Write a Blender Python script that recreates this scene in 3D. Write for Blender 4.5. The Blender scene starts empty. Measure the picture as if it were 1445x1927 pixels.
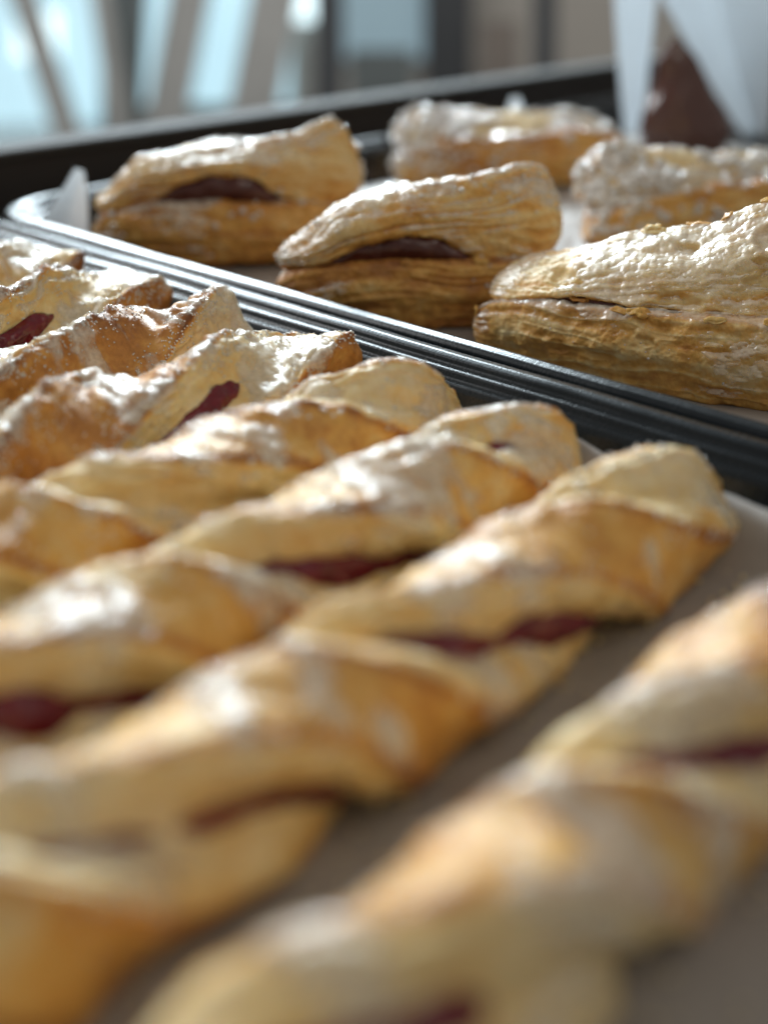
import bpy, math
import numpy as np
from mathutils import Vector, Matrix

SC = bpy.context.scene
COL = SC.collection
R = math.radians

# ------------------------------------------------------------------ camera
CAM_H = 0.17
cd = bpy.data.cameras.new("camera")
cam = bpy.data.objects.new("camera", cd); COL.objects.link(cam)
cam.location = (0, 0, CAM_H)
cam.rotation_euler = (R(90 - 26.3), 0, 0)
cd.sensor_fit = 'VERTICAL'; cd.sensor_height = 24.0; cd.sensor_width = 24.0
cd.lens = 24.0 * 2257 / 1927
cd.clip_start = 0.01; cd.clip_end = 100
cd.dof.use_dof = True; cd.dof.focus_distance = 0.445
cd.dof.aperture_fstop = cd.lens / 12.0
SC.camera = cam

# ------------------------------------------------------------------ world and lamps (indoor daylight, added fills)
w = bpy.data.worlds.new("World"); SC.world = w; w.use_nodes = True
w.node_tree.nodes["Background"].inputs[0].default_value = (1.0, 0.97, 0.92, 1)
w.node_tree.nodes["Background"].inputs[1].default_value = 0.27

def area(name, loc, target, sx, sy, power, col):
    l = bpy.data.lights.new(name, 'AREA'); l.shape = 'RECTANGLE'
    l.size = sx; l.size_y = sy; l.energy = power; l.color = col
    o = bpy.data.objects.new(name, l); COL.objects.link(o)
    o.location = loc
    o.rotation_euler = (Vector(target) - Vector(loc)).to_track_quat('-Z', 'Y').to_euler()
    return o
area("window_light", (-0.55, 3.4, 1.40), (0, 0.5, 0), 1.5, 0.7, 175, (0.78, 0.92, 1.0))
area("side_window_light", (-2.0, 1.7, 1.6), (0, 0.4, 0), 1.2, 1.0, 44, (0.95, 0.98, 1.0))
area("front_fill_light", (0.9, -0.6, 2.2), (0, 0.4, 0), 1.2, 1.2, 7, (1.0, 0.92, 0.80))  # unseen warm fill added from the camera side, not a ceiling fitting

area("background_fill_light", (0.0, 3.8, 2.5), (0, 6.0, 0), 2.0, 1.0, 55, (1.0, 0.96, 0.90))  # added fill, aimed to brighten the far wall and slats
SC.view_settings.view_transform = 'Standard'; SC.view_settings.look = 'None'
SC.view_settings.exposure = -0.08; SC.view_settings.gamma = 1.0
SC.cycles.max_bounces = 5; SC.cycles.diffuse_bounces = 3; SC.cycles.glossy_bounces = 3; SC.cycles.transparent_max_bounces = 8
SC.cycles.sample_clamp_indirect = 6.0

# ------------------------------------------------------------------ tray axes
AZ = R(46.8)
U = np.array([-math.sin(AZ), math.cos(AZ)]); V = np.array([math.cos(AZ), math.sin(AZ)])
def W2(u, v):
    p = u * U + v * V
    return float(p[0]), float(p[1])
F_PX = 2257.0; PIT = R(26.3)
def at(px, py, Y):
    """a point of the place at forward distance Y from the lens"""
    a = (px - 722.5) / F_PX; b = -(py - 963.5) / F_PX
    d = np.array([a, math.cos(PIT) + b * math.sin(PIT), -math.sin(PIT) + b * math.cos(PIT)])
    d = d * (Y / d[1]); d[2] += CAM_H
    return d

# ------------------------------------------------------------------ numpy noise
def _h(ix, iy, iz, s):
    n = (ix * 374761393 + iy * 668265263 + iz * 2147483647 + s * 974711) & 0xffffffff
    n = ((n ^ (n >> 13)) * 1274126177) & 0xffffffff
    n = ((n ^ (n >> 16)) * 2246822519) & 0xffffffff
    return ((n ^ (n >> 15)) & 0xffffff) / float(0xffffff)
def vnoise(p, s=0):
    i = np.floor(p).astype(np.int64); f = p - i
    f = f * f * f * (f * (f * 6 - 15) + 10)
    x, y, z = i[..., 0], i[..., 1], i[..., 2]
    fx, fy, fz = f[..., 0], f[..., 1], f[..., 2]
    def L(a, b, t): return a + (b - a) * t
    c = [[[_h(x + a, y + b, z + d, s) for d in (0, 1)] for b in (0, 1)] for a in (0, 1)]
    r = [[L(c[a][b][0], c[a][b][1], fz) for b in (0, 1)] for a in (0, 1)]
    r = [L(r[a][0], r[a][1], fy) for a in (0, 1)]
    return L(r[0], r[1], fx) * 2 - 1
def fbm(p, s=0, o=3):
    t = 0; a = 1.0; n = 0
    for k in range(o):
        t = t + a * vnoise(p * (2.03 ** k) + 17.3 * k, s + k * 7); n += a; a *= 0.5
    return t / n
def sstep(a, b, x):
    t = np.clip((x - a) / (b - a), 0, 1)
    return t * t * (3 - 2 * t)

# ------------------------------------------------------------------ mesh helpers
def mesh_obj(name, verts, faces, mat, parent=None, attrs=None, smooth=True):
    verts = np.asarray(verts, dtype=np.float32).reshape(-1, 3)
    me = bpy.data.meshes.new(name)
    if isinstance(faces, np.ndarray) and faces.ndim == 2:
        nf, k = faces.shape
        me.vertices.add(len(verts)); me.vertices.foreach_set("co", verts.ravel())
        me.loops.add(nf * k); me.loops.foreach_set("vertex_index", faces.astype(np.int32).ravel())
        me.polygons.add(nf)
        me.polygons.foreach_set("loop_start", np.arange(0, nf * k, k, dtype=np.int32))
        me.polygons.foreach_set("loop_total", np.full(nf, k, dtype=np.int32))
        me.update(calc_edges=True); me.validate()
    else:
        me.from_pydata([tuple(map(float, v)) for v in verts], [], [tuple(int(i) for i in f) for f in faces]); me.update()
    if smooth:
        me.polygons.foreach_set("use_smooth", np.ones(len(me.polygons), dtype=bool))
    if attrs:
        for k, v in attrs.items():
            a = me.attributes.new(k, 'FLOAT', 'POINT')
            a.data.foreach_set("value", np.asarray(v, dtype=np.float32).ravel())
    if mat: me.materials.append(mat)
    o = bpy.data.objects.new(name, me); COL.objects.link(o)
    if parent: o.parent = parent
    return o
def grid_faces(ns, nt, closed=True, mask=None):
    i = np.arange(ns - 1)[:, None]; j = np.arange(nt if closed else nt - 1)[None, :]
    j2 = (j + 1) % nt
    f = np.stack([i * nt + j + 0 * j2, i * nt + j2, (i + 1) * nt + j2, (i + 1) * nt + j], -1)
    if mask is not None:
        m = mask.ravel()
        keep = m[f].any(-1)
        return f[keep]
    return f.reshape(-1, 4)
def grid_normals(P, closed=True):
    ds = np.gradient(P, axis=0)
    if closed: dt = np.roll(P, -1, 1) - np.roll(P, 1, 1)
    else: dt = np.gradient(P, axis=1)
    n = np.cross(dt, ds)
    n /= np.linalg.norm(n, axis=-1, keepdims=True) + 1e-12
    return n
def compact(P, f):
    used = np.unique(f); re = np.full(P.shape[0], -1, dtype=np.int64); re[used] = np.arange(len(used))
    return P[used], re[f], used
def thing(name, label, cat, loc=(0, 0, 0), rz=0.0, group=None):
    o = bpy.data.objects.new(name, None); COL.objects.link(o)
    o.empty_display_size = 0.02
    o.location = loc; o.rotation_euler = (0, 0, rz)
    tag(o, label, cat, group); return o
def tag(o, label=None, cat=None, group=None, kind=None):
    if label: o["label"] = label
    if cat: o["category"] = cat
    if group: o["group"] = group
    if kind: o["kind"] = kind
    return o
def box_geo(x0, x1, y0, y1, z0, z1):
    v = [(x, y, z) for x in (x0, x1) for y in (y0, y1) for z in (z0, z1)]
    f = [(0, 1, 3, 2), (4, 6, 7, 5), (0, 4, 5, 1), (2, 3, 7, 6), (0, 2, 6, 4), (1, 5, 7, 3)]
    return v, f
def box(name, b, mat, parent=None, bevel=0.0):
    v, f = box_geo(*b)
    o = mesh_obj(name, v, f, mat, parent, smooth=False)
    if bevel:
        m = o.modifiers.new("bevel", 'BEVEL'); m.width = bevel; m.segments = 2
    return o

# ------------------------------------------------------------------ materials
class NT:
    def __init__(s, name):
        s.m = bpy.data.materials.new(name); s.m.use_nodes = True
        s.t = s.m.node_tree; s.t.nodes.clear()
        s.out = s.n('ShaderNodeOutputMaterial')
    def n(s, k, **kw):
        o = s.t.nodes.new(k)
        for a, b in kw.items(): setattr(o, a, b)
        return o
    def l(s, a, b): s.t.links.new(a, b)
    def val(s, sock, v):
        if hasattr(v, 'is_linked') or isinstance(v, bpy.types.NodeSocket): s.l(v, sock)
        else: sock.default_value = v
    def math(s, op, a, b=0.0, c=0.0, clamp=False):
        o = s.n('ShaderNodeMath', operation=op); o.use_clamp = clamp
        for i, v in enumerate((a, b, c)): s.val(o.inputs[i], v)
        return o.outputs[0]
    def noise(s, scale, detail=4.0, rough=0.55, vec=None, dist=0.0):
        o = s.n('ShaderNodeTexNoise'); o.inputs['Scale'].default_value = scale
        o.inputs['Detail'].default_value = detail; o.inputs['Roughness'].default_value = rough
        o.inputs['Distortion'].default_value = dist
        s.l(vec if vec is not None else s.coord(), o.inputs['Vector']); return o.outputs['Fac']
    def coord(s):
        if not hasattr(s, '_c'): s._c = s.n('ShaderNodeTexCoord').outputs['Object']
        return s._c
    def mapping(s, scale, rot=(0, 0, 0)):
        o = s.n('ShaderNodeMapping'); o.inputs['Scale'].default_value = scale; o.inputs['Rotation'].default_value = rot
        s.l(s.coord(), o.inputs['Vector']); return o.outputs[0]
    def ramp(s, fac, stops):
        o = s.n('ShaderNodeValToRGB'); e = o.color_ramp.elements
        while len(e) < len(stops): e.new(0.5)
        for i, (p, c) in enumerate(stops):
            e[i].position = p; e[i].color = (*c, 1) if len(c) == 3 else c
        s.l(fac, o.inputs[0]); return o.outputs[0]
    def mix(s, fac, a, b, mode='MIX'):
        o = s.n('ShaderNodeMix', data_type='RGBA', blend_type=mode)
        s.val(o.inputs[0], fac)
        for i, v in ((6, a), (7, b)):
            s.val(o.inputs[i], (*v, 1) if isinstance(v, tuple) and len(v) == 3 else v)
        return o.outputs[2]
    def attr(s, name):
        o = s.n('ShaderNodeAttribute'); o.attribute_name = name; return o.outputs['Fac']
    def bump(s, h, strength, dist, prev=None):
        o = s.n('ShaderNodeBump'); o.inputs['Strength'].default_value = strength; o.inputs['Distance'].default_value = dist
        s.l(h, o.inputs['Height'])
        if prev is not None: s.l(prev, o.inputs['Normal'])
        return o.outputs[0]
    def principled(s, **kw):
        o = s.n('ShaderNodeBsdfPrincipled')
        for k, v in kw.items():
            s.val(o.inputs[k.replace('_', ' ')], (*v, 1) if isinstance(v, tuple) and len(v) == 3 and k != 'Subsurface_Radius' else v)
        s.l(o.outputs[0], s.out.inputs[0]); return o

def pastry_material(name, shift=0.0, coat=0.35, rough=0.5):
    t = NT(name)
    br, cut = t.attr('brown'), t.attr('cut')
    n1 = t.noise(95, 5, 0.6); n2 = t.noise(420, 4, 0.6)
    f = t.math('ADD', br, t.math('MULTIPLY', t.math('SUBTRACT', n1, 0.5), 0.75))
    f = t.math('ADD', f, t.math('MULTIPLY', t.math('SUBTRACT', n2, 0.5), 0.35))
    f = t.math('ADD', f, shift, clamp=True)
    c = t.ramp(f, [(0.0, (0.84, 0.71, 0.46)), (0.22, (0.80, 0.60, 0.28)), (0.42, (0.73, 0.41, 0.10)),
                   (0.62, (0.54, 0.24, 0.05)), (0.82, (0.32, 0.115, 0.025)), (1.0, (0.15, 0.05, 0.014))])
    # fine flaky leaves on the cut sides
    lam = t.n('ShaderNodeTexWave', wave_type='BANDS'); lam.inputs['Scale'].default_value = 1.0
    lamv = t.n('ShaderNodeCombineXYZ'); t.l(t.math('MULTIPLY', t.attr('lam'), 2.3), lamv.inputs[0])
    lam.inputs['Distortion'].default_value = 0.0
    t.l(lamv.outputs[0], lam.inputs['Vector'])
    wob = t.noise(60, 3)
    lamw = t.math('SINE', t.math('ADD', t.math('MULTIPLY', t.attr('lam'), 30.0), t.math('MULTIPLY', wob, 22.0)))
    lamf = t.math('MULTIPLY', t.math('MULTIPLY', lamw, 0.5), cut)
    c = t.mix(t.math('MULTIPLY', t.math('ADD', lamf, 0.1, clamp=True), 0.35), c, (0.60, 0.36, 0.12))
    hgt = t.math('ADD', t.math('MULTIPLY', n2, 0.7), t.math('MULTIPLY', lamf, 0.35))
    hgt = t.math('ADD', hgt, t.math('MULTIPLY', t.noise(1500, 3, 0.6), 0.22))
    b = t.bump(hgt, 0.75, 0.0011)
    p = t.principled(Base_Color=c, Roughness=rough, Normal=b, Subsurface_Weight=0.22, Subsurface_Scale=0.004,
                     Subsurface_Radius=(1.0, 0.55, 0.25), Coat_Weight=coat, Coat_Roughness=0.24, Specular_IOR_Level=0.4)
    t.l(t.bump(t.noise(500, 3), 0.45, 0.0008), p.inputs['Coat Normal'])
    return t.m

def icing_material(name, dens=0.34, rough=0.2, gl=0.8, col=(0.93, 0.86, 0.72), bd=0.0008):
    t = NT(name)
    thick = t.attr('thick')
    n = t.noise(220, 4, 0.6)
    a = t.math('MULTIPLY', thick, t.math('MULTIPLY_ADD', n, 1.5, dens - 0.62), clamp=True)
    b = t.bump(t.math('ADD', t.noise(330, 2, 0.5), t.math('MULTIPLY', t.noise(1100, 2), 0.3)), 0.5, bd)
    tr = t.n('ShaderNodeBsdfTransparent')
    d = t.n('ShaderNodeBsdfPrincipled'); d.inputs['Base Color'].default_value = (*col, 1)
    d.inputs['Roughness'].default_value = 0.35; d.inputs['Specular IOR Level'].default_value = 0.1
    t.l(b, d.inputs['Normal'])
    m1 = t.n('ShaderNodeMixShader'); t.l(a, m1.inputs[0]); t.l(tr.outputs[0], m1.inputs[1]); t.l(d.outputs[0], m1.inputs[2])
    g = t.n('ShaderNodeBsdfGlossy'); g.inputs['Roughness'].default_value = rough; t.l(b, g.inputs['Normal'])
    fr = t.n('ShaderNodeFresnel'); fr.inputs[0].default_value = 1.5; t.l(b, fr.inputs['Normal'])
    m2 = t.n('ShaderNodeMixShader')
    t.l(t.math('MULTIPLY', t.math('MINIMUM', fr.outputs[0], 0.40), t.math('MULTIPLY', thick, gl, clamp=True)), m2.inputs[0])
    t.l(m1.outputs[0], m2.inputs[1]); t.l(g.outputs[0], m2.inputs[2])
    t.l(m2.outputs[0], t.out.inputs[0])
    return t.m

def jam_material(name, col, dark):
    t = NT(name)
    n = t.noise(180, 3)
    c = t.mix(n, col, dark)
    t.principled(Base_Color=c, Roughness=0.16, Normal=t.bump(t.noise(260, 3), 0.6, 0.0015), Subsurface_Weight=0.15,
                 Subsurface_Scale=0.002, Subsurface_Radius=(1.0, 0.2, 0.2), Specular_IOR_Level=0.5)
    return t.m

def sugar_material():
    t = NT('sugar')
    t.principled(Base_Color=(0.95, 0.92, 0.87), Roughness=0.08, Transmission_Weight=0.22, IOR=1.5, Subsurface_Weight=0.0)
    return t.m

def tray_material():
    t = NT('tray_enamel')
    mp = t.mapping((25, 900, 900)); mp2 = t.mapping((900, 25, 900))
    s = t.noise(1.0, 3, 0.7, mp); s2 = t.noise(1.0, 3, 0.7, mp2)
    sm = t.noise(30, 4, 0.6)
    rough = t.math('ADD', t.math('MULTIPLY', s, 0.16), t.math('MULTIPLY_ADD', sm, 0.24, 0.07))
    c = t.mix(sm, (0.005, 0.008, 0.010), (0.011, 0.015, 0.019))
    wear = t.ramp(t.noise(340, 4, 0.7), [(0.62, (0, 0, 0)), (0.72, (1, 1, 1))])
    c = t.mix(t.math('MULTIPLY', wear, 0.25), c, (0.10, 0.10, 0.10))
    t.principled(Base_Color=c, Roughness=rough, Metallic=0.0, Specular_IOR_Level=0.30,
                 Normal=t.bump(t.math('ADD', s, s2), 0.12, 0.0006))
    return t.m

def paper_material(name, col, col2):
    t = NT(name)
    n = t.noise(28, 5, 0.6)
    st = t.ramp(t.noise(17, 4, 0.65), [(0.52, (0, 0, 0)), (0.70, (1, 1, 1))])
    c = t.mix(n, col, col2)
    c = t.mix(t.math('MULTIPLY', st, 0.45), c, tuple(x * 0.55 for x in col2))
    vo = t.n('ShaderNodeTexVoronoi', feature='DISTANCE_TO_EDGE'); vo.inputs['Scale'].default_value = 21
    t.l(t.coord(), vo.inputs['Vector'])
    crease = t.math('MINIMUM', t.math('MULTIPLY', vo.outputs['Distance'], 9.0), 1.0)
    hh = t.math('ADD', t.math('MULTIPLY', t.noise(60, 4), 0.6), t.math('MULTIPLY', crease, 0.5))
    t.principled(Base_Color=c, Roughness=t.math('SUBTRACT', 0.5, t.math('MULTIPLY', st, 0.22)), Normal=t.bump(hh, 0.5, 0.002), Specular_IOR_Level=0.4)
    return t.m

def plain(name, col, rough=0.6, metallic=0.0, var=0.15, scale=6.0, emit=None, strength=0.0):
    t = NT(name)
    n = t.noise(scale, 4)
    c = t.mix(n, tuple(x * (1 - var) for x in col), tuple(min(1, x * (1 + var)) for x in col))
    kw = dict(Base_Color=c, Roughness=rough, Metallic=metallic)
    p = t.principled(**kw)
    if emit:
        e = t.mix(t.noise(1.6, 2), emit, tuple(x * 0.72 for x in emit))
        t.l(e, p.inputs['Emission Color']); p.inputs['Emission Strength'].default_value = strength
    return t.m

M_TWIST = pastry_material('twist_dough', 0.03, 0.12, 0.5)
M_TURN = pastry_material('turnover_dough', 0.09, 0.14, 0.55)
M_ICE = icing_material('sugar_icing', 0.28, 0.15, 0.8, bd=0.0013)
M_ICE2 = icing_material('thick_sugar_icing', 0.30, 0.26, 0.55)
M_ICE4 = icing_material('thin_milky_glaze', 0.24, 0.30, 0.4, bd=0.0005)
M_ICE3 = icing_material('crusted_sugar_icing', 0.16, 0.13, 1.0, bd=0.0016)
M_JAM = jam_material('berry_jam', (0.22, 0.012, 0.022), (0.06, 0.005, 0.010))
M_FILL = jam_material('brown_fruit_filling', (0.12, 0.030, 0.018), (0.045, 0.010, 0.008))
M_SUGAR = sugar_material()
M_TRAY = tray_material()
M_LINER = paper_material('used_baking_paper', (0.40, 0.365, 0.33), (0.29, 0.26, 0.235))
M_PAPER = paper_material('white_baking_paper', (0.82, 0.83, 0.84), (0.74, 0.75, 0.77))
tp = M_PAPER.node_tree
pb = [n for n in tp.nodes if n.type == 'BSDF_PRINCIPLED'][0]; po = [n for n in tp.nodes if n.type == 'OUTPUT_MATERIAL'][0]
tl = tp.nodes.new('ShaderNodeBsdfTranslucent'); tl.inputs[0].default_value = (0.80, 0.86, 0.90, 1)
mx = tp.nodes.new('ShaderNodeMixShader'); mx.inputs[0].default_value = 0.5
tp.links.new(pb.outputs[0], mx.inputs[1]); tp.links.new(tl.outputs[0], mx.inputs[2]); tp.links.new(mx.outputs[0], po.inputs[0])
M_COUNTER = plain('dark_counter', (0.030, 0.027, 0.026), 0.4)

# ------------------------------------------------------------------ the setting
FLOOR_Z = -0.85
fl = mesh_obj('floor', [(-12, -3, FLOOR_Z), (12, -3, FLOOR_Z), (12, 9, FLOOR_Z), (-12, 9, FLOOR_Z)], [(0, 1, 2, 3)],
              plain('pale_floor', (0.46, 0.45, 0.43), 0.22, 0, 0.1, 1.5), smooth=False)
tag(fl, kind='structure')
WALL_Y = 7.0
wl = box('back_wall', (-12, 12, WALL_Y + 0.05, WALL_Y + 0.25, FLOOR_Z, 2.6), plain('beige_wall', (0.46, 0.44, 0.41), 0.7, 0, 0.12, 0.8))
tag(wl, kind='structure')

# counter under the trays
ct = thing('counter', 'dark counter top the two pastry trays stand on', 'counter', (*W2(0.35, 0.4), 0), AZ)
box('counter_top', (-0.75, 1.1, -0.60, 0.36, -0.045, -0.003), M_COUNTER, ct, 0.004)
box('front_panel', (-0.72, 1.07, -0.57, 0.33, FLOOR_Z, -0.045), M_COUNTER, ct)
# raised ledge along the back edge of the counter
lg = thing('counter_ledge', 'dark wooden ledge with worn grey top edge behind the pastry trays', 'ledge', (*W2(0.70, 0.45), -0.003), AZ)
box('ledge_board', (-0.85, 1.05, -0.012, 0.012, 0, 0.040), plain('dark_wood', (0.030, 0.024, 0.021), 0.75), lg, 0.002)
box('top_strip', (-0.85, 1.05, -0.015, 0.015, 0.040, 0.046), plain('worn_grey_strip', (0.045, 0.042, 0.038), 0.8, 0.0), lg, 0.002)

# ------------------------------------------------------------------ trays
def ring(x0, x1, y0, y1, r, seg=14, per=24):
    pts = []
    cs = [(x1 - r, y1 - r, 0), (x0 + r, y1 - r, 90), (x0 + r, y0 + r, 180), (x1 - r, y0 + r, 270)]
    for k, (cx, cy, a0) in enumerate(cs):
        arc = [(cx + r * math.cos(R(a0 + 90 * i / seg)), cy + r * math.sin(R(a0 + 90 * i / seg))) for i in range(seg + 1)]
        pts += arc
        nx = cs[(k + 1) % 4]; a1 = R(nx[2])
        q = (nx[0] + r * math.cos(a1), nx[1] + r * math.sin(a1))
        for i in range(1, per):
            f = i / per
            pts.append((arc[-1][0] * (1 - f) + q[0] * f, arc[-1][1] * (1 - f) + q[1] * f))
    return np.array(pts)
def smooth_profile(pr, n=5):
    pr = np.array(pr, float)
    out = [pr[0]]
    for i in range(1, len(pr) - 1):           # round every corner a little
        a, b, c = pr[i - 1], pr[i], pr[i + 1]
        la, lc = np.linalg.norm(a - b), np.linalg.norm(c - b)
        k = min(0.0007, la * .4, lc * .4)
        p, q = b + (a - b) / la * k, b + (c - b) / lc * k
        for t in np.linspace(0, 1, n): out.append((1 - t) ** 2 * p + 2 * t * (1 - t) * b + t * t * q)
    out.append(pr[-1]); return np.array(out)
def ring_mesh(name, prof, ext, rad, mat, parent, floor=False, seed=0):
    prof = smooth_profile(prof); P = []
    for d, z in prof:
        q = ring(ext[0] + d, ext[1] - d, ext[2] + d, ext[3] - d, max(rad - d, 0.004))
        P.append(np.c_[q, np.full(len(q), z)])
    P = np.array(P)
    nz = fbm(P * 14, seed, 2)
    P[..., 2] += nz * 0.0006                     # slightly dented sheet
    f = [tuple(x) for x in grid_faces(P.shape[0], P.shape[1])]
    if floor: f.append(tuple(range((P.shape[0] - 1) * P.shape[1], P.shape[0] * P.shape[1])))
    f = [tuple(reversed(x)) for x in f] if not floor else f
    return mesh_obj(name, P.reshape(-1, 3), f, mat, parent)
RIM = [(0.0012, 0.0290), (0.0, 0.0320), (0.0003, 0.0358), (0.0018, 0.0380), (0.0060, 0.0388), (0.0086, 0.0376), (0.0094, 0.0352),
       (0.0104, 0.0342), (0.0130, 0.0338), (0.0142, 0.0305), (0.0152, 0.0296), (0.0168, 0.0292), (0.0180, 0.0262)]
WALLP = [(0.0180, 0.0262), (0.0215, 0.0110), (0.0240, 0.0032), (0.0280, 0.0006), (0.0360, 0.0)]
def tray(name, label, ext, rad, seed):
    cx, cy = (ext[0] + ext[1]) / 2, (ext[2] + ext[3]) / 2
    t = thing(name, label, 'tray', (*W2(cy, cx), 0), AZ)
    e = (ext[0] - cx, ext[1] - cx, ext[2] - cy, ext[3] - cy)
    low = lambda pr: [(d, z * 0.70 if z > 0 else z) for d, z in pr]
    ring_mesh('rim', low(RIM), e, rad, M_TRAY, t, seed=seed)
    ring_mesh('pan', low(WALLP), e, rad, M_TRAY, t, True, seed)
    under = [(0.0012, 0.0290), (0.020, 0.0200), (0.0235, 0.0060), (0.0265, -0.0015), (0.034, -0.0024)]
    ring_mesh('underside', low(under), e, rad, M_TRAY, t, True, seed)
    return t
FT = tray('pastry_tray', 'charcoal tray with stepped rim holding the jam twists', (-0.16, 0.330, -0.06, 0.645), 0.05, 3)
BT = tray('pastry_tray', 'charcoal tray behind, holding the puffed turnovers', (0.3335, 1.16, -0.02, 0.630), 0.05, 9)

# ------------------------------------------------------------------ papers lining the trays
def liner(name, label, u0, u1, v0, v1, mat, lift_edge=0.0, corner=None, seed=0, z=0.0022, nu=70, nv=70):
    cu, cv = (u0 + u1) / 2, (v0 + v1) / 2
    a = np.linspace(v0 - cv, v1 - cv, nv); b = np.linspace(u0 - cu, u1 - cu, nu)
    X, Y = np.meshgrid(a, b, indexing='ij')
    Z = np.zeros_like(X)
    P = np.stack([X, Y, Z], -1)
    P[..., 2] = z + 0.0012 * (fbm(P * 16 + 3, seed, 3) + 0.5).clip(0)
    if lift_edge:                                  # far edge turned up against the tray wall
        d = np.clip(X - ((v1 - cv) - lift_edge), 0, None)
        P[..., 2] += 0.8 * d * (0.9 + 0.4 * fbm(P * 25, seed + 4, 2)); P[..., 0] -= 0.30 * d
    if corner:                                     # a corner standing up: (sv, su, length, rise)
        sv, su, Lc, rise = corner
        cx = (v1 - cv) * sv; cy = (u1 - cu) * su
        q = (np.abs(X - cx) + np.abs(Y - cy)) / math.sqrt(2)
        d = np.clip(Lc - q, 0, None)
        # move the flap back along the diagonal and up
        dx, dy = sv / math.sqrt(2), su / math.sqrt(2)
        k = d * 0.92
        P[..., 0] -= dx * k; P[..., 1] -= dy * k
        P[..., 2] += d * rise
    o = mesh_obj(name, P.reshape(-1, 3), grid_faces(nv, nu, False), mat)
    o.location = (*W2(cu, cv), 0); o.rotation_euler = (0, 0, AZ)
    so = o.modifiers.new('thickness', 'SOLIDIFY'); so.thickness = 0.0003; so.offset = 1
    tag(o, label, 'baking paper'); return o
liner('baking_paper', 'brown stained baking paper lining the tray of jam twists', -0.02, 0.60, -0.12, 0.305, M_LINER, 0.022, None, 5)
liner('baking_paper', 'greyish baking paper under the turnovers in the back tray', 0.03, 0.592, 0.368, 0.94, M_LINER, 0.0, None, 11)

# ------------------------------------------------------------------ sugar crystals
RNG = np.random.default_rng(7)
def crystals(name, pts, nrm, size, parent, mat=None, seed=0):
    """grains of sugar sitting half sunk in the icing: one uncountable sprinkle"""
    rng = np.random.default_rng(seed)
    n = len(pts)
    if n == 0: return None
    cube = np.array([(x, y, z) for x in (-1, 1) for y in (-1, 1) for z in (-1, 1)], float)
    tri = np.array([(0, 1, 3, 2), (4, 6, 7, 5), (0, 4, 5, 1), (2, 3, 7, 6), (0, 2, 6, 4), (1, 5, 7, 3)])
    q = rng.normal(size=(n, 4)); q /= np.linalg.norm(q, axis=1, keepdims=True)
    w_, x, y, z = q.T
    Rm = np.stack([1 - 2 * (y * y + z * z), 2 * (x * y - z * w_), 2 * (x * z + y * w_), 2 * (x * y + z * w_), 1 - 2 * (x * x + z * z),
                   2 * (y * z - x * w_), 2 * (x * z - y * w_), 2 * (y * z + x * w_), 1 - 2 * (x * x + y * y)], -1).reshape(n, 3, 3)
    s = size * rng.uniform(0.45, 1.0, (n, 1, 1)) * rng.uniform(0.6, 1.0, (n, 1, 3))
    # each grain lies roughly flat on its spot
    tn = nrm + rng.normal(size=nrm.shape) * 0.30; tn /= np.linalg.norm(tn, axis=1, keepdims=True)
    hx = rng.normal(size=nrm.shape); ex = np.cross(tn, hx); ex /= np.linalg.norm(ex, axis=1, keepdims=True); ey = np.cross(tn, ex)
    flat = rng.random(n) < 0.7
    Rm = np.where(flat[:, None, None], np.stack([ex, ey, tn], -1), Rm)
    c = np.einsum('nij,nkj->nki', Rm, cube[None] * s) + (pts + nrm * size * 0.35)[:, None, :]
    f = (tri[None] + 8 * np.arange(n)[:, None, None]).reshape(-1, 4)
    o = mesh_obj(name, c.reshape(-1, 3), f, mat or M_SUGAR, parent, smooth=False)
    o["kind"] = "stuff"
    return o

def icing_part(P, N, mask, parent, mat, h=0.0010, name='icing'):
    th = sstep(0.0, 0.5, mask)
    Q = P + N * (-0.0004 + h * th)[..., None]
    f = grid_faces(P.shape[0], P.shape[1], True, mask > -0.05)
    if len(f) == 0: return None
    V_, F_, used = compact(Q.reshape(-1, 3), f)
    return mesh_obj(name, V_, F_, mat, parent, {'thick': th.ravel()[used]})

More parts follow.
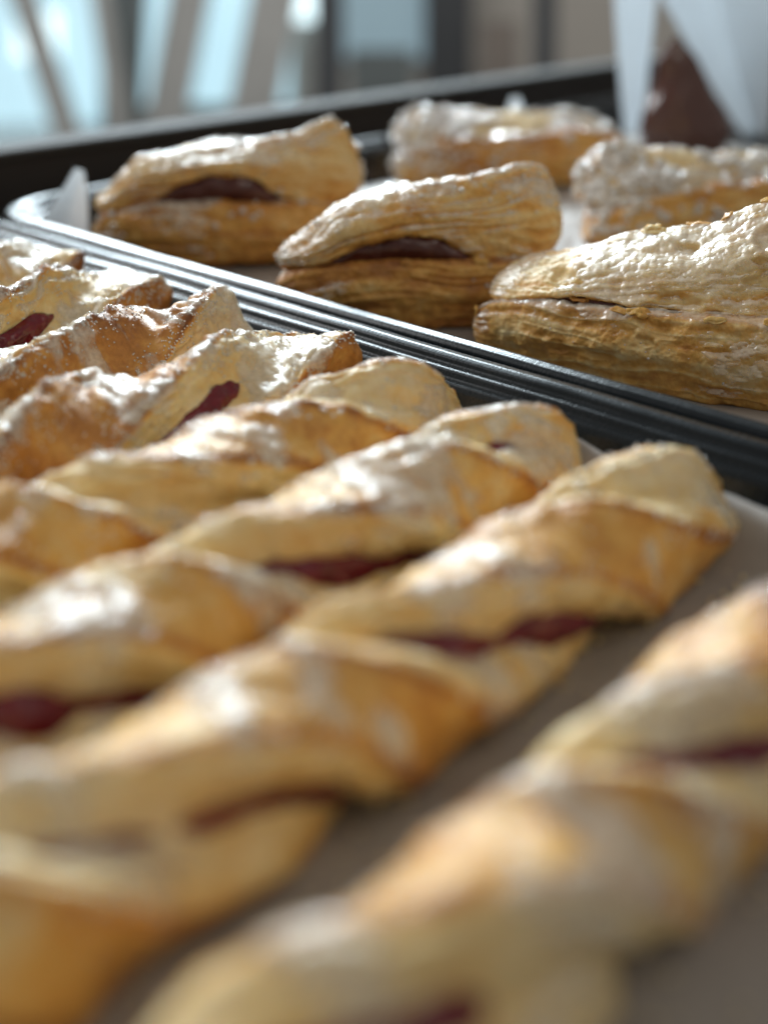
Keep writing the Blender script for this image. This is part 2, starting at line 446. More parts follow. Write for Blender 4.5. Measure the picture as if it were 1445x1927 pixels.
# ------------------------------------------------------------------ jam twists
def spow(c, e): return np.sign(c) * np.abs(c) ** e
def make_twist(label, u, v0, v1, vcut, half, seed, Wd=0.0420, Th=0.0355, brown=0.0, box_end=False, ice=0.0, sugar=300, ns=420, nt=150,
               rough=1.0, bend=0.0, jam=1.0, sug_mask=0.15, keys=None, gsize=0.00042, rope=False):
    L = v1 - v0; vm = (v0 + v1) / 2
    root = thing('jam_twist', label, 'pastry', (*W2(u, vm), 0.0), AZ, 'jam twists lined up in the front tray')
    s = np.linspace(0, 1, ns); x = v0 + s * L
    th = np.linspace(0, 2 * math.pi, nt, endpoint=False)
    off = seed * 3.17
    # turning of the ribbon, uneven by hand
    cam_phi = math.atan2(u, CAM_H - 0.025)
    wob = fbm(np.stack([x * 14 + off, x * 0, x * 0], -1), seed, 2)
    lin = math.pi * (x - vcut) / half + 0.20 * wob
    phi = cam_phi + lin - 0.30 * np.sin(2 * lin)
    if keys:
        kv = np.array(sorted(keys)); xp = x[:, None] + np.linspace(-0.012, 0.012, 7)[None]
        phi = cam_phi + np.radians(np.interp(xp, kv[:, 0], kv[:, 1])).mean(1) + 0.08 * wob
    a = Wd / 2 * (1 + 0.09 * fbm(np.stack([x * 30, x * 0 + off, x * 0], -1), seed + 1, 2))
    b = Th / 2 * (1 + 0.12 * fbm(np.stack([x * 28, x * 0, x * 0 + off], -1), seed + 2, 2))
    if box_end: a = a * (1 - 0.10 * sstep(0.060, 0.015, v1 - x))
    e_len = 0.006 if box_end else 0.036
    def cap(d):
        k = np.clip(1 - d / e_len, 0, 1)
        return np.sqrt(np.clip(1 - k ** (3.0 if box_end else 2.2), 0.0004, 1))
    d_end = np.minimum(x - v0, v1 - x)
    r = cap(d_end)
    A, S = np.meshgrid(th, s, indexing='xy')
    px = spow(np.cos(A), 0.52); py = spow(np.sin(A), 0.58)
    cut = sstep(0.80, 0.95, np.abs(px)) * (1 - sstep(0.80, 0.98, np.abs(py)))
    corner = np.clip(1 - np.hypot(np.abs(px) - 0.93, np.abs(py) - 0.85) / 0.30, 0, 1)
    if box_end:                                   # straight bar with blunt cut ends
        px = spow(np.cos(A), 0.42); py = spow(np.sin(A), 0.45)
        cut = sstep(0.86, 0.96, np.abs(px)) * (1 - sstep(0.86, 0.99, np.abs(py)))
    if rope:                                      # two plump leaves wound round each other
        px = spow(np.cos(A), 0.70); py = spow(np.sin(A), 0.70); cA = np.abs(np.cos(A))
        cut = sstep(0.60, 0.80, cA); corner = np.exp(-((cA - 0.60) / 0.12) ** 2)
    # jam seam between the two leaves of dough, lips splayed open
    xx = x[:, None]
    sgn = np.sign(px)
    seam = fbm(np.stack([xx * 45 + 0 * px, sgn * 3.0, 0 * px + off], -1), seed + 3, 2)
    groove = np.exp(-(py / (0.22 + 0.08 * seam)) ** 2) * (cut if rope else sstep(0.75, 0.95, np.abs(px))) * (0.0038 + 0.0030 * seam) * (1 - 0.75 * sstep(0.070, 0.030, v1 - xx))
    belly = 1 - 0.15 * np.abs(px) ** 2 * (1 - np.abs(py) ** 2)
    if rope: belly = 1 - 0.20 * np.exp(-(np.sin(A) / 0.50) ** 2) * cut
    X_ = (a[:, None] * px * belly - np.sign(px) * groove) * r[:, None]
    Y_ = (b[:, None] * py * (1 + (0.0 if rope else 0.16) * np.abs(px) ** 4)) * r[:, None]
    n_ = np.stack([-np.sin(phi), np.cos(phi)], -1)[:, None, :]
    m_ = np.stack([-np.cos(phi), -np.sin(phi)], -1)[:, None, :]
    q = X_[..., None] * n_ + Y_[..., None] * m_
    yc = bend * np.sin(math.pi * s)[:, None]; zc = 0.0190
    xl = (x - vm)[:, None] + 0 * px
    zc = (zc * (0.45 + 0.55 * r) - (0.0015 * sstep(0.060, 0.015, v1 - x) if box_end else 0))[:, None] + 0 * px
    P = np.stack([xl, q[..., 0] + yc, q[..., 1] + zc], -1)
    N = grid_normals(P)
    c = P.mean(1, keepdims=True)
    if ((P - c) * N).sum(-1).mean() < 0: N = -N
    G = P + np.array([off, -off, off * .5])
    lam = py * 0.5 + 0.5
    wv = 1.8 * fbm(np.stack([xl * 38, lam * 13 + sgn * 9 + 2.0 * fbm(G * 60, seed + 5, 2), 0 * px + off], -1), seed + 5, 2)
    bub = np.clip(fbm(G * 130, seed + 8, 2) - 0.12, 0, 1)
    disp = (0.0012 if box_end else 0.0022) * fbm(G * 55, seed + 4, 3) + 0.0016 * min(rough, 1) * fbm(G * 125, seed + 41, 2) + rough * 0.0008 * fbm(G * 260, seed + 6, 3) + max(rough, 0.8) * cut * 0.00085 * wv
    disp += rough * (1 - cut) * 0.0036 * bub
    P = P + N * (disp * np.clip(r * 1.5, 0, 1)[:, None])[..., None]
    zmin = 0.0035
    z = P[..., 2]; P[..., 2] = zmin + np.logaddexp(0, (z - zmin) / 0.0018) * 0.0018 - 0.0012 * np.exp(-np.abs(z - zmin) / 0.002) 
    N = grid_normals(P)
    if ((P - c) * N).sum(-1).mean() < 0: N = -N
    # baked colour: ridges and outer leaves brown, cut sides pale
    bz = fbm(G * 38, seed + 11, 3)
    bro = 0.42 + (0.36 if rope else 0.40) * corner * (0.8 + 0.5 * bz) - (0.26 if rope else 0.36) * cut + 0.20 * bz + brown * (1 - 0.6 * cut)
    bro += 0.22 * sstep(0.010, 0.002, P[..., 2])
    if box_end:
        bro += 0.18 * (1 - cut) * sstep(0.05, 0.0, v1 - xx)
    faces = grid_faces(ns, nt)
    f = [faces]
    mesh_obj('dough', P.reshape(-1, 3), faces[:, ::-1], M_TWIST, root, {'cut': cut, 'brown': np.clip(bro, 0, 1), 'lam': lam})
    # jam along both seams
    for sd in (1, -1):
        qn = 15; qq = np.linspace(-1, 1, qn)[None, :]
        sm = fbm(np.stack([x * 45, x * 0 + sd * 3.0, x * 0 + off], -1), seed + 3, 2)
        amt = fbm(np.stack([x * 38 + 9, x * 0 + sd * 7.0, x * 0 + off], -1), seed + 13, 2)
        amt = amt * 1.5 - 1.6 * (sstep(0.075, 0.035, v1 - x) if box_end else sstep(0.045, 0.020, v1 - x))
        wid = (0.22 + 0.08 * sm + 0.12 * np.clip(amt, -1, 1))[:, None]
        hgt = (a * (0.78 if rope else 0.90) - 0.0030 + 0.0045 * np.clip(amt - 0.50 + 0.25 * jam, -1.6, 0.7) - 0.002)[:, None] + 0.0024 * (1 - qq ** 2)
        hgt = hgt + 0.0008 * vnoise(np.stack([x[:, None] * 260 + 0 * qq, qq * 2.0 + 0 * x[:, None], 0 * hgt + off], -1), seed)
        XX = sd * hgt * r[:, None]; YY = b[:, None] * wid * qq * r[:, None]
        Q = XX[..., None] * n_ + YY[..., None] * m_
        J = np.stack([(x - vm)[:, None] + 0 * qq, Q[..., 0] + yc, Q[..., 1] + zc[:, :1]], -1)
        J[..., 2] = np.maximum(J[..., 2], 0.0045)
        J = J[8:-8]
        mesh_obj('jam_filling', J.reshape(-1, 3), grid_faces(J.shape[0], qn, False), M_JAM, root)
    # sugar icing run over the upper surface
    up = N[..., 2]
    im = fbm(G * np.array([95, 42, 42]) + 31, seed + 15, 3) * 1.25 + 0.45 * up - 0.30 + ice
    im = np.where(P[..., 2] < 0.008, -1, im)
    icing_part(P, N, im, root, M_ICE, 0.0011)
    # sugar grains
    rng = np.random.default_rng(seed + 50)
    sm = fbm(G * 40 + 77, seed + 19, 3) + 0.5 * up + 0.25 * corner - 0.25 * cut
    ok = np.argwhere((sm > sug_mask) & (P[..., 2] > 0.01) & (rng.random(P.shape[:2]) < 0.5))
    if len(ok):
        k = ok[rng.integers(0, len(ok), sugar)]
        crystals('sugar_grains', P[k[:, 0], k[:, 1]], N[k[:, 0], k[:, 1]], gsize, root, seed=seed)
    return root

KR = [(0.302, 202), (0.275, 181), (0.252, 146), (0.227, 80), (0.205, 42), (0.184, 20), (0.168, -2), (0.152, -50), (0.135, -105), (0.120, -140), (0.102, -160), (0.086, -180), (0.066, -235), (0.03, -330)]
KL = [(0.31, -84), (0.282, -72), (0.256, -36), (0.238, -12), (0.222, 0), (0.200, 28), (0.165, 90), (0.115, 178), (0.05, 275)]
def shift(keys, dv): return [(a + dv, b) for a, b in keys]
crust = dict(brown=0.15, box_end=True, rough=1.0, sug_mask=-0.15)
TW = [
 # label, u, v0, v1, vcut, half, kwargs
 ('golden jam twist nearest the camera, running off the right side', 0.086, 0.035, 0.262, 0.187, 0.084, dict(seed=1, rope=True, Wd=0.0395, Th=0.0390, rough=0.35, gsize=0.0006, keys=shift(KR, 0.000), brown=0.02, ice=0.02, sugar=350, ns=360, nt=120, jam=1.7)),
 ('long jam twist with round tip over bare brown paper, ending at bottom left', 0.150, 0.030, 0.302, 0.184, 0.084, dict(seed=2, rope=True, Wd=0.0395, Th=0.0390, rough=0.40, gsize=0.0006, keys=shift(KR, 0.000), ice=0.02, sugar=450, jam=2.0)),
 ('jam twist with round tip second from the bare brown paper', 0.201, 0.035, 0.302, 0.190, 0.082, dict(seed=3, rope=True, Wd=0.0395, Th=0.0390, rough=0.50, gsize=0.0006, keys=shift(KR, 0.003), ice=0.04, sugar=600, jam=1.3)),
 ('jam twist with flat sugared tip between a round tipped twist and a crusty one', 0.253, 0.04, 0.304, 0.192, 0.086, dict(seed=4, rope=True, Wd=0.0395, Th=0.0390, rough=0.70, gsize=0.0006, keys=shift(KR, 0.005), ice=0.05, sugar=600, brown=0.03)),
 ('crusty jam twist with square sugared end and wide dark jam gap', 0.308, 0.05, 0.302, 0.222, 0.092, dict(seed=5, ice=0.10, sugar=3800, jam=3.2, keys=KL, Th=0.036, Wd=0.0390, **crust)),
 ('jam twist with curled flaky end and knobbly icing', 0.364, 0.06, 0.300, 0.150, 0.092, dict(seed=6, ice=0.18, sugar=3000, keys=[(0.31, -40), (0.285, -20), (0.262, 20), (0.235, 75), (0.19, 105), (0.14, 170), (0.06, 270)], Th=0.035, Wd=0.0385, **crust)),
 ('glossy iced jam twist with tall square crusty end', 0.424, 0.08, 0.304, 0.226, 0.092, dict(seed=7, ice=0.26, sugar=3600, jam=2.5, keys=shift(KL, 0.002), Th=0.036, Wd=0.0390, **crust)),
 ('crusty jam twist end at the left edge below the tray corner', 0.487, 0.10, 0.304, 0.238, 0.092, dict(seed=8, ice=0.18, sugar=2600, keys=shift(KL, 0.01), Th=0.035, Wd=0.0385, **crust)),
 ('jam twist barely showing at the far left edge', 0.548, 0.10, 0.270, 0.250, 0.092, dict(seed=9, brown=0.16, box_end=True, ice=0.1, sugar=900, rough=1.4, ns=240, nt=110)),
]
for lab, u, v0, v1, vc, hf, kw in TW:
    make_twist(lab, u, v0, v1, vc, hf, **kw)

# ------------------------------------------------------------------ turnovers
def interp(x, pts):
    pts = np.array(pts, float)
    # smooth monotone-ish interpolation by cosine blending of linear pieces
    y = np.interp(x, pts[:, 0], pts[:, 1])
    k = np.array([np.interp(x + d, pts[:, 0], pts[:, 1]) for d in np.linspace(-0.045, 0.045, 9)])
    return 0.25 * y + 0.75 * k.mean(0)
def poly_sections(corners, counts, sigma):
    """corners: list of (y[ns], z[ns]); returns section points [ns,nt,2] and the edge id weights"""
    k = len(corners); pts = []; eid = []; fr = []
    for e in range(k):
        a, b = corners[e], corners[(e + 1) % k]
        for i in range(counts[e]):
            t = i / counts[e]
            pts.append(np.stack([a[0] * (1 - t) + b[0] * t, a[1] * (1 - t) + b[1] * t], -1)); eid.append(e); fr.append(t)
    P = np.stack(pts, 1)
    nt = P.shape[1]
    j = np.arange(nt); d = np.minimum(j, nt - j)
    ker = np.exp(-0.5 * (d / sigma) ** 2); ker /= ker.sum()
    P = np.fft.ifft(np.fft.fft(P, axis=1) * np.fft.fft(ker)[None, :, None], axis=1).real
    eid = np.array(eid); fr = np.array(fr)
    Wt = np.stack([np.fft.ifft(np.fft.fft((eid == e).astype(float)) * np.fft.fft(ker)).real for e in range(k)], 0)
    return P, Wt, eid, fr
def slab(name, xs, corners, counts, sigma, endr, root, seed, cut_edges, base_brown, amp=(0.0016, 0.0007, 0.0008), strata=34,
         ice=None, sugar=0, sug_size=0.0009, mat=None, ice_mat=None, sug_fn=None, pit=0.0, ice_h=0.0012, zflat=None, flakes=0):
    P2, Wt, eid, fr = poly_sections(corners, counts, sigma)
    ns, nt = P2.shape[:2]
    x0, x1 = xs[0], xs[-1]
    dl = np.clip(1 - (xs - x0) / endr[0], 0, 1); dr = np.clip(1 - (x1 - xs) / endr[1], 0, 1)
    r = np.sqrt(np.clip(1 - dl ** 2.2, 0.0006, 1)) * np.sqrt(np.clip(1 - dr ** 2.2, 0.0006, 1))
    c2 = P2.mean(1, keepdims=True)
    P2 = c2 + (P2 - c2) * r[:, None, None]
    P = np.concatenate([np.broadcast_to(xs[:, None, None], (ns, nt, 1)), P2], -1).copy()
    N = grid_normals(P)
    if ((P - P.mean(1, keepdims=True)) * N).sum(-1).mean() < 0: N = -N
    cut = sum(Wt[e] for e in cut_edges)[None, :] * np.ones((ns, 1)) if cut_edges else np.zeros((ns, nt))
    lam = np.zeros(nt)
    for e in range(len(corners)):
        lam[eid == e] = fr[eid == e] if e % 2 == 0 else 0.5
    # layer coordinate follows the thickness of the sheet
    zmin = P2[..., 1].min(1, keepdims=True); zmax = P2[..., 1].max(1, keepdims=True)
    lamz = (P2[..., 1] - zmin) / (zmax - zmin + 1e-6)
    G = P + np.array([seed * 2.3, seed * 1.1, -seed * 0.7])
    wv = 1.9 * fbm(np.stack([G[..., 0] * 22, G[..., 1] * 22, lamz * strata * 0.34 + 1.6 * fbm(G * np.array([28, 50, 50]), seed + 1, 2)], -1), seed + 1, 2)
    wv = 1.1 - 2.4 * np.abs(wv)
    fine = fbm(G * 260, seed + 2, 3)
    disp = amp[0] * fbm(G * np.array([45, 60, 60]), seed + 3, 3) * 1.5 + amp[1] * fine * 1.6
    disp = disp + amp[2] * (0.25 + 0.75 * cut) * wv * (0.55 + 0.45 * vnoise(G * 50, seed + 5))
    disp = disp + 0.0016 * np.clip(fbm(G * 120, seed + 6, 2) - 0.15, 0, 1) * (1 - cut)
    if pit:
        hole = sstep(0.30, 0.55, fbm(G * np.array([65, 110, 150]), seed + 8, 2))
        disp = disp - pit * hole * cut
    P = P + N * (disp * np.clip(r * 1.4, 0, 1)[:, None])[..., None]
    if zflat is not None: P[..., 2] = np.maximum(P[..., 2], zflat + 0.0002 * fine)
    N = grid_normals(P)
    if ((P - P.mean(1, keepdims=True)) * N).sum(-1).mean() < 0: N = -N
    bz = fbm(G * np.array([30, 40, 40]), seed + 9, 3)
    bro = base_brown + 0.25 * bz - 0.16 * cut - 0.08 * cut * wv
    edge = np.clip(1 - np.abs(cut - 0.5) * 2.2, 0, 1)
    bro = bro + 0.16 * edge * (0.7 + bz)
    if flakes:                                   # thin leaves of crust lifting off along the edges
        rng = np.random.default_rng(seed + 300)
        cand = np.argwhere((edge > 0.55) & (P[..., 2] > 0.008) & (r[:, None] > 0.55))
        for i, j in cand[rng.integers(0, len(cand), flakes)]:
            p, nn = P[i, j], N[i, j]
            ex = P[min(i + 4, ns - 1), j] - P[max(i - 4, 0), j]; ex = ex / (np.linalg.norm(ex) + 1e-9)
            ey = np.cross(nn, ex); ln = rng.uniform(0.004, 0.009); wd = rng.uniform(0.002, 0.004); tilt = rng.uniform(0.1, 0.45)
            a_, b_ = np.meshgrid(np.linspace(-1, 1, 9), np.linspace(-1, 1, 6), indexing='ij')
            wloc = wd * (1 - 0.55 * a_ ** 2) * (1 + 0.25 * vnoise(np.stack([a_ * 2 + i, b_ * 0 + np.sign(b_), 0 * a_ + j], -1), 3))
            lift = 0.0003 + wloc * (b_ + 1) * 0.5 * tilt + 0.0007 * vnoise(np.stack([a_ * 2, b_ * 2, 0 * a_ + i], -1), 5)
            Q = p + ex * (a_ * ln / 2)[..., None] + ey * (b_ * wloc / 2)[..., None] + nn * lift[..., None]
            fo = mesh_obj('flake', Q.reshape(-1, 3), grid_faces(9, 6, False), mat or M_TURN, root,
                          {'cut': np.zeros(54), 'brown': np.full(54, np.clip(0.34 + rng.uniform(-0.12, 0.18), 0, 1)), 'lam': np.full(54, 0.5)})
            so = fo.modifiers.new('thickness', 'SOLIDIFY'); so.thickness = 0.0004
    mesh_obj(name, P.reshape(-1, 3), grid_faces(ns, nt)[:, ::-1], mat or M_TURN, root,
             {'cut': cut, 'brown': np.clip(bro, 0, 1), 'lam': lamz})
    up = N[..., 2]
    if ice is not None:
        im = fbm(G * 42 + 5, seed + 15, 3) * 1.1 + 0.75 * up - 0.42 + ice
        icing_part(P, N, np.where(P[..., 2] < 0.004, -1, im), root, ice_mat or M_ICE2, ice_h)
    if sugar:
        rng = np.random.default_rng(seed)
        wgt = fbm(G * 45 + 9, seed + 20, 2) + 0.5 * up - 0.3 * cut
        if sug_fn is not None: wgt = wgt + sug_fn(P)
        ok = np.argwhere((wgt > 0.1) & (P[..., 2] > 0.006))
        if len(ok):
            k = ok[rng.integers(0, len(ok), sugar)]
            crystals('sugar_grains', P[k[:, 0], k[:, 1]], N[k[:, 0], k[:, 1]], sug_size, root, seed=seed)
    return P

def make_turnover(label, loc, rz, sc, seed, top, lip, base_h, gap_in=0.010, lean=0.013, depth=0.062, brown=0.0, ns=300, ice=0.05, sugar=300,
                  fill=True, sug_fn=None, dens=1.0, pit=0.0, sug_size=0.0007, front=0.010, basefront=0.0, ice_mat=None, flakes=0, lay=1.0):
    """top / lip / base_h: outline heights along the long front edge, x in -1..1 (metres before scaling)"""
    root = thing('turnover', label, 'pastry', (loc[0], loc[1], 0.0032), rz, 'puffed turnovers in the back tray')
    root.scale = (sc, sc, sc)
    Lx = 0.064
    t = np.linspace(-1, 1, ns); xs = t * Lx
    d = int(46 * dens)
    # lower leaf: the folded bottom of the pocket
    yf = -front * (1 - t ** 2) * 1.0 - basefront
    yb = depth * (1 - 0.75 * np.abs(t + 0.1) ** 1.6)
    yb = np.maximum(yb, yf + 0.018)
    h = interp(t, base_h)
    slab('lower_leaf', xs, [(yf + 0.003, 0 * t), (yf - 0.001, h * 0.55), (yf + 0.003, h), (yb, h * 0.9), (yb, 0 * t)], [d, d, 2 * d, d // 2, d], 4.0 * dens,
         (0.014, 0.014), root, seed, [0, 1], 0.49 + brown, (0.0016 - 0.0008 * (1 - lay), 0.0006, 0.0008 * lay), 22, ice=ice - 0.08, sugar=sugar // 3, zflat=0.0, sug_fn=sug_fn, sug_size=sug_size, pit=pit * 0.5, ice_mat=ice_mat, flakes=flakes // 2)
    # upper leaf: puffed wedge gaping open towards the viewer
    zt = interp(t, top); zl = interp(t, lip)
    yfu = yf + 0.006 + 0.004 * t
    zt2 = np.maximum(zt, zl + 0.010)
    ytop = yfu + lean
    mid = ((yfu + ytop) / 2 - 0.0065, zl * 0.45 + zt2 * 0.55)
    ybu = np.maximum(yb * 0.98, ytop + 0.012)
    slab('upper_leaf', xs * 0.985 + 0.0012, [(yfu, zl), mid, (ytop, zt2), (ybu, zl * 0.55 + zt2 * 0.45), (ybu, np.minimum(h * 0.6, zl))],
         [d, d, int(1.3 * d), d // 2, d], 4.5 * dens, (0.018, 0.018), root, seed + 40, [0, 1], 0.35 + brown, (0.0017 - 0.0010 * (1 - lay), 0.0006, 0.0011 * lay), 40,
         ice=ice, sugar=sugar, sug_fn=sug_fn, sug_size=sug_size, pit=pit, ice_mat=ice_mat, flakes=flakes)
    if fill:
        n2 = 120; q = np.linspace(-0.75, 0.70, n2); k = 24; a = np.linspace(0, 2 * math.pi, k, endpoint=False)
        zz = interp(q, base_h); zl2 = interp(q, lip)
        cz = (zz + zl2) / 2 - 0.001; hz = np.maximum((zl2 - zz) / 2 + 0.004, 0.003) * np.sqrt(np.clip(1 - (q / 0.80) ** 4, 0.05, 1))
        cy = np.interp(q, t, yf) + 0.006 + gap_in
        P = np.stack([q[:, None] * Lx + 0 * a, cy[:, None] + 0.010 * np.cos(a)[None], cz[:, None] + hz[:, None] * np.sin(a)[None]], -1)
        P += 0.0012 * np.stack([0 * P[..., 0], fbm(P * 170, seed + 3, 2), fbm(P * 150 + 5, seed + 4, 2)], -1)
        mesh_obj('fruit_filling', P.reshape(-1, 3), grid_faces(n2, k)[:, ::-1], M_FILL, root)
    return root

TOP_B = [(-1, 0.028), (-0.85, 0.037), (-0.6, 0.050), (-0.2, 0.057), (0.2, 0.060), (0.65, 0.066), (0.85, 0.066), (1, 0.055)]
LIP_B = [(-1, 0.024), (-0.7, 0.029), (-0.45, 0.037), (-0.15, 0.040), (0.1, 0.037), (0.3, 0.029), (0.6, 0.026), (1, 0.025)]
BASE_B = [(-1, 0.023), (-0.5, 0.029), (0.0, 0.030), (0.5, 0.029), (1, 0.026)]
make_turnover('middle gaping turnover with dark filling just behind the tray rim', (0.018, 0.531), R(6), 1.05, 101, TOP_B, LIP_B, BASE_B,
              ns=320, ice=0.14, sugar=170, sug_size=0.0010, brown=0.07, flakes=5, lay=0.72)
TOP_A = [(-1, 0.026), (-0.85, 0.038), (-0.65, 0.049), (-0.3, 0.052), (0.1, 0.053), (0.5, 0.060), (0.75, 0.064), (0.9, 0.061), (1, 0.052)]
LIP_A = [(-1, 0.024), (-0.55, 0.028), (-0.38, 0.037), (-0.1, 0.043), (0.2, 0.039), (0.38, 0.029), (0.6, 0.026), (1, 0.025)]
make_turnover('leftmost gaping turnover with dark filling near the tray corner', (-0.083, 0.638), R(4), 1.14, 131, TOP_A, LIP_A, BASE_B,
              ns=240, ice=0.12, sugar=200, sug_size=0.0014, brown=0.08, lay=0.72)
TOP_C = [(-1, 0.018), (-0.85, 0.026), (-0.6, 0.036), (-0.3, 0.044), (0, 0.049), (0.2, 0.0525), (0.35, 0.057), (0.55, 0.062), (0.8, 0.067), (1, 0.066)]
LIP_C = [(-1, 0.020), (-0.6, 0.027), (-0.4, 0.029), (0, 0.028), (0.5, 0.027), (1, 0.026)]
BASE_C = [(-1, 0.020), (-0.5, 0.026), (0.0, 0.028), (0.5, 0.029), (1, 0.026)]
make_turnover('large pale flaky turnover at the right, closest behind the rim', (0.099, 0.450), R(-28), 1.16, 161, TOP_C, LIP_C, BASE_C,
              ns=560, ice=0.34, sugar=160, fill=True, dens=1.7, pit=0.0025, sug_size=0.0004, flakes=14, lean=0.034, gap_in=0.012, brown=-0.04, lay=0.40, ice_mat=M_ICE4)
LIP_D = [(-1, 0.016), (0, 0.020), (1, 0.018)]
endsug = lambda P: 0.9 * sstep(-0.02, -0.055, P[..., 0]) - 0.25
make_turnover('farthest turnover, its left end sparkling with sugar', (0.090, 0.850), R(8), 1.28, 191, [(-1, 0.032), (-0.8, 0.038), (-0.3, 0.036), (0.2, 0.035), (0.6, 0.033), (1, 0.026)],
              LIP_D, BASE_C, ns=200, ice=0.12, sugar=800, fill=False, sug_fn=endsug, sug_size=0.0017, lean=0.03, ice_mat=M_ICE3)
make_turnover('turnover with glittering end face behind the large pale one', (0.192, 0.685), R(24), 1.22, 221, [(-1, 0.040), (-0.8, 0.046), (-0.4, 0.041), (0.2, 0.037), (0.6, 0.035), (1, 0.030)],
              LIP_D, BASE_C, ns=200, ice=0.12, sugar=800, fill=False, sug_fn=endsug, sug_size=0.0017, lean=0.03, ice_mat=M_ICE3)

# ------------------------------------------------------------------ chocolate pastry and white papers at the back right
def sheet(name, label, pts_top, pts_bot, mat, cat='paper', n=24, bulge=0.02, seed=0):
    """a standing sheet of paper between a top and a bottom edge given in the place's metres"""
    a = np.array(pts_bot, float); b = np.array(pts_top, float)
    ta = np.linspace(0, len(a) - 1, n)
    A = np.stack([np.interp(ta, range(len(a)), a[:, i]) for i in range(3)], -1)
    tb = np.linspace(0, len(b) - 1, n)
    B = np.stack([np.interp(tb, range(len(b)), b[:, i]) for i in range(3)], -1)
    k = np.linspace(0, 1, n)[None, :, None]
    P = A[:, None] * (1 - k) + B[:, None] * k
    P[..., 1] += bulge * np.sin(math.pi * k[..., 0]) + 0.006 * fbm(P * 9, seed, 2)
    c = P.reshape(-1, 3).mean(0); c[2] = P[..., 2].min()
    o = mesh_obj(name, (P - c).reshape(-1, 3), grid_faces(n, n, False), mat)
    o.location = c
    so = o.modifiers.new('thickness', 'SOLIDIFY'); so.thickness = 0.0004
    tag(o, label, cat); return o

Yb = 1.02
zt_ = 0.004
def on_tray(px, Y, z): 
    p = at(px, 200, Y); return (float(p[0]), Y, z)
def P3(px, py, Y): return tuple(float(c) for c in at(px, py, Y))
sheet('paper_wrap', 'narrow upright white paper left of the dark chocolate pastry',
      [P3(1150, -90, Yb), P3(1245, -90, Yb + 0.01)], [P3(1175, 258, Yb), P3(1212, 258, Yb + 0.01)], M_PAPER, seed=2, bulge=0.008)
sheet('paper_wrap', 'wide upright white paper sheet behind the dark chocolate pastry',
      [P3(1195, -90, Yb + 0.06), P3(1330, -90, Yb + 0.08), P3(1500, -90, Yb + 0.05)],
      [P3(1396, 258, Yb + 0.05), P3(1420, 258, Yb + 0.06), P3(1446, 258, Yb + 0.04)], M_PAPER, seed=3, bulge=0.01)
sheet('baking_paper', 'white paper corner sticking up beside the leftmost turnover', [P3(142, 316, 0.672), P3(158, 320, 0.675)],
      [P3(70, 430, 0.648), P3(120, 440, 0.650), P3(166, 440, 0.668)], M_PAPER, 'baking paper', seed=5, bulge=0.004)
sheet('baking_paper', 'white paper tip showing behind the farthest sugar speckled turnover', [P3(962, 182, 0.945), P3(976, 182, 0.945)],
      [P3(925, 285, 0.93), P3(1015, 285, 0.935)], M_PAPER, 'baking paper', seed=6, bulge=0.004)
def cone_lump(name, label, loc, prof, mat, seed, squash=0.6):
    zs = np.linspace(0, 1, 70); k = 64
    r = np.interp(zs, [p[1] for p in prof], [p[0] for p in prof]); H = 0.086
    lean_ = np.interp(zs, [p[1] for p in prof], [p[2] for p in prof])
    a = np.linspace(0, 2 * math.pi, k, endpoint=False)
    P = np.stack([r[:, None] * np.cos(a) + lean_[:, None], squash * r[:, None] * np.sin(a), H * zs[:, None] + 0 * a], -1)
    N = grid_normals(P); 
    P = P + 0.004 * fbm(P * 40 + seed, seed, 3)[..., None] * np.array([1, 1, 0.3])
    P[..., 2] = np.maximum(P[..., 2], 0)
    root = thing(name, label, 'pastry', loc)
    mesh_obj('chocolate_body', P.reshape(-1, 3), grid_faces(70, k), mat, root)
    return root
t = NT('dark_chocolate')
t.principled(Base_Color=(0.085, 0.028, 0.018), Roughness=0.08, Coat_Weight=0.8, Coat_Roughness=0.05, Normal=t.bump(t.noise(60, 3), 0.6, 0.006))
M_CHOC = t.m
pc = on_tray(1285, 0.99, 0.0032)
cone_lump('chocolate_pastry', 'dark reddish brown glossy chocolate pastry peak between white papers', pc,
          [(0.034, 0.0, 0.004), (0.036, 0.2, 0.004), (0.028, 0.5, -0.002), (0.016, 0.8, -0.008), (0.006, 0.95, -0.010), (0.001, 1.0, -0.010)], M_CHOC, 5)
# ------------------------------------------------------------------ far, blurred room
def panel(name, px0, px1, py0, py1, Y, thick, mat, parent=None, slant=0.0, ground=False):
    """a board standing at distance Y spanning these sight lines; slant moves its foot sideways in metres"""
    a = at(px0, py1, Y); b = at(px1, py1, Y); c = at(px1, py0, Y); d = at(px0, py0, Y)
    if ground:                                    # run the board on down to the floor
        k = (d[2] - (FLOOR_Z + 0.001)) / (d[2] - a[2])
        a = d + (a - d) * np.array([1, 1, k]); b = c + (b - c) * np.array([1, 1, k]); slant = slant * k
    v = []
    for yy in (Y, Y + thick):
        for p, s_ in ((a, slant), (b, slant), (c, 0), (d, 0)):
            v.append((p[0] + s_, yy, p[2]))
    f = [(0, 1, 2, 3), (7, 6, 5, 4), (0, 4, 5, 1), (1, 5, 6, 2), (2, 6, 7, 3), (3, 7, 4, 0)]
    return mesh_obj(name, v, f, mat, parent, smooth=False)
M_PANE = plain('daylit_glass', (0.5, 0.6, 0.65), 0.2, 0, 0.1, 1, (0.50, 0.78, 0.90), 1.1)
M_PANE2 = plain('dim_daylit_glass', (0.3, 0.4, 0.45), 0.2, 0, 0.1, 1, (0.30, 0.44, 0.52), 0.5)
M_GLARE = plain('window_glare', (0.5, 0.6, 0.65), 0.2, 0, 0.1, 1, (0.75, 0.95, 1.0), 2.2)  # emission imitating glare on the window
M_FRAME = plain('dark_frame', (0.06, 0.066, 0.075), 0.5)
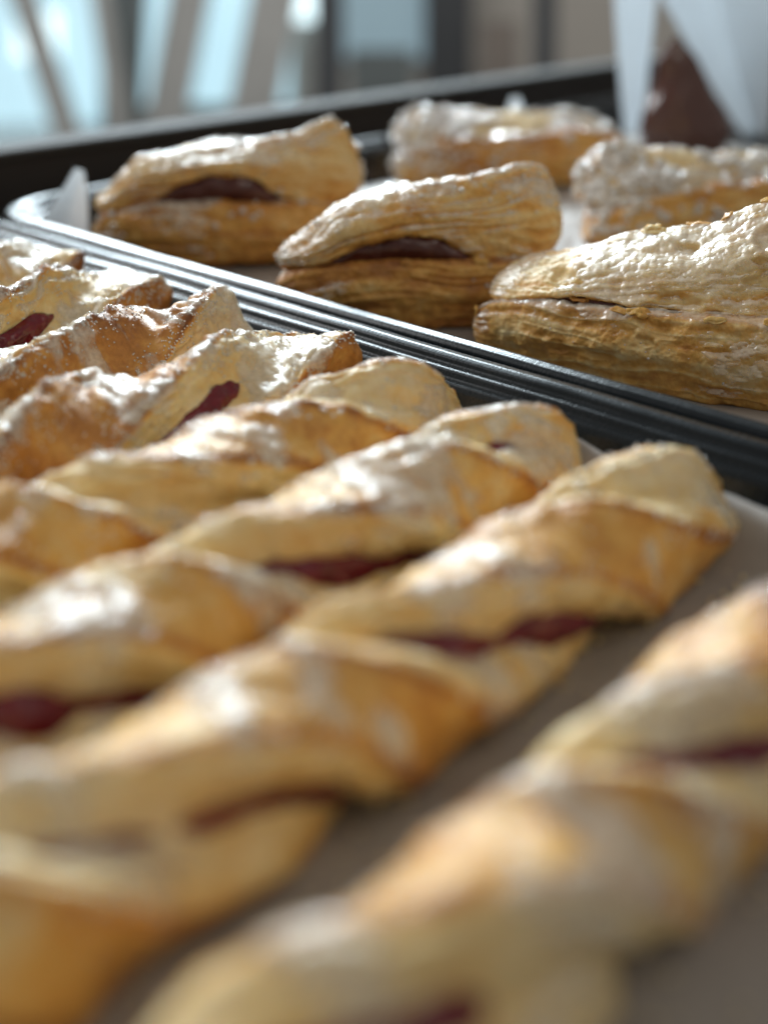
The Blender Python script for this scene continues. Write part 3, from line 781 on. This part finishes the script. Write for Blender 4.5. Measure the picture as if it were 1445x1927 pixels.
M_PALE = plain('greige_frame', (0.52, 0.53, 0.53), 0.6)
M_TEAL = plain('grey_teal_panel', (0.16, 0.19, 0.20), 0.6)
M_BROWN = plain('grey_brown_panel', (0.24, 0.21, 0.19), 0.6)
wn = thing('shop_window', 'bright blue window panes at the far left, out of focus', 'window', (0, 0, 0))
panel('pane', -150, 190, -260, 268, 7.0, 0.048, M_PANE, wn)
panel('pane', 235, 545, -260, 195, 7.0, 0.048, M_PANE, wn)
panel('pane', 645, 800, -260, 110, 7.0, 0.048, M_PANE2, wn)
panel('glare_patch', 30, 110, 25, 110, 6.985, 0.014, M_GLARE, wn)  # added glowing plates that stand in for glare before the panes
panel('glare_patch', 535, 590, -40, 40, 6.985, 0.014, M_GLARE, wn)
panel('frame', 190, 235, -260, 265, 6.98, 0.068, M_PALE, wn)
def slats(rows):
    for x0, x1, y0, y1, Y, sl, mat, lab in rows:
        o = panel('slanted_slat', x0, x1, y0, y1, Y, 0.04, mat, None, sl, True)
        tag(o, lab, 'slat', 'slanted slats before the far window')
slats([
 (355, 432, -200, 250, 6.40, -0.24, M_PALE, 'slanted greige slat between the two pale blue window strips'),
 (215, 285, -200, 260, 6.30, -0.06, M_TEAL, 'slanted grey slat left of the pale blue strips'),
 (508, 600, -200, 250, 6.45, -0.24, M_PALE, 'slanted greige slat beside the dark post'),
 (150, 185, -150, 270, 6.20, 0.16, M_PALE, 'thin greige slat leaning right at the far left'),
 (-30, 22, -150, 275, 6.10, 0.36, M_PALE, 'grey slat leaning right at the left picture edge'),
])
def upright(name, x0, x1, y0, y1, Y, mat, lab, cat):
    o = panel(name, x0, x1, y0, y1, Y, 0.06, mat, ground=True); tag(o, lab, cat)
upright('post', 590, 645, -260, 250, 5.5, M_FRAME, 'dark upright post left of the centre background', 'post')
upright('post', 1008, 1050, -260, 250, 5.5, M_FRAME, 'dark upright post right of the centre background', 'post')
upright('door_panel', 800, 890, -260, 145, 6.6, M_FRAME, 'dark blurred door panel in the middle background', 'door')
upright('cupboard', 660, 775, 95, 280, 6.2, M_TEAL, 'low grey teal cupboard right of the dark centre post', 'cupboard')
upright('cupboard', 905, 975, 40, 280, 6.3, M_BROWN, 'low brownish cupboard between door and right post', 'cupboard')

# ------------------------------------------------------------------ crumbs on the brown paper
rng = np.random.default_rng(4)
cv = rng.uniform(0.06, 0.29, 420); cu = rng.uniform(0.05, 0.16, 420)
xy = cu[:, None] * U[None] + cv[:, None] * V[None]
pts = np.c_[xy, np.full(len(xy), 0.0040)]
cr = crystals('crumbs', pts, np.tile([0, 0, 1.0], (len(pts), 1)), 0.0007, None, M_TWIST, 8)
tag(cr, 'fine pastry crumbs scattered on the brown baking paper', 'crumbs')
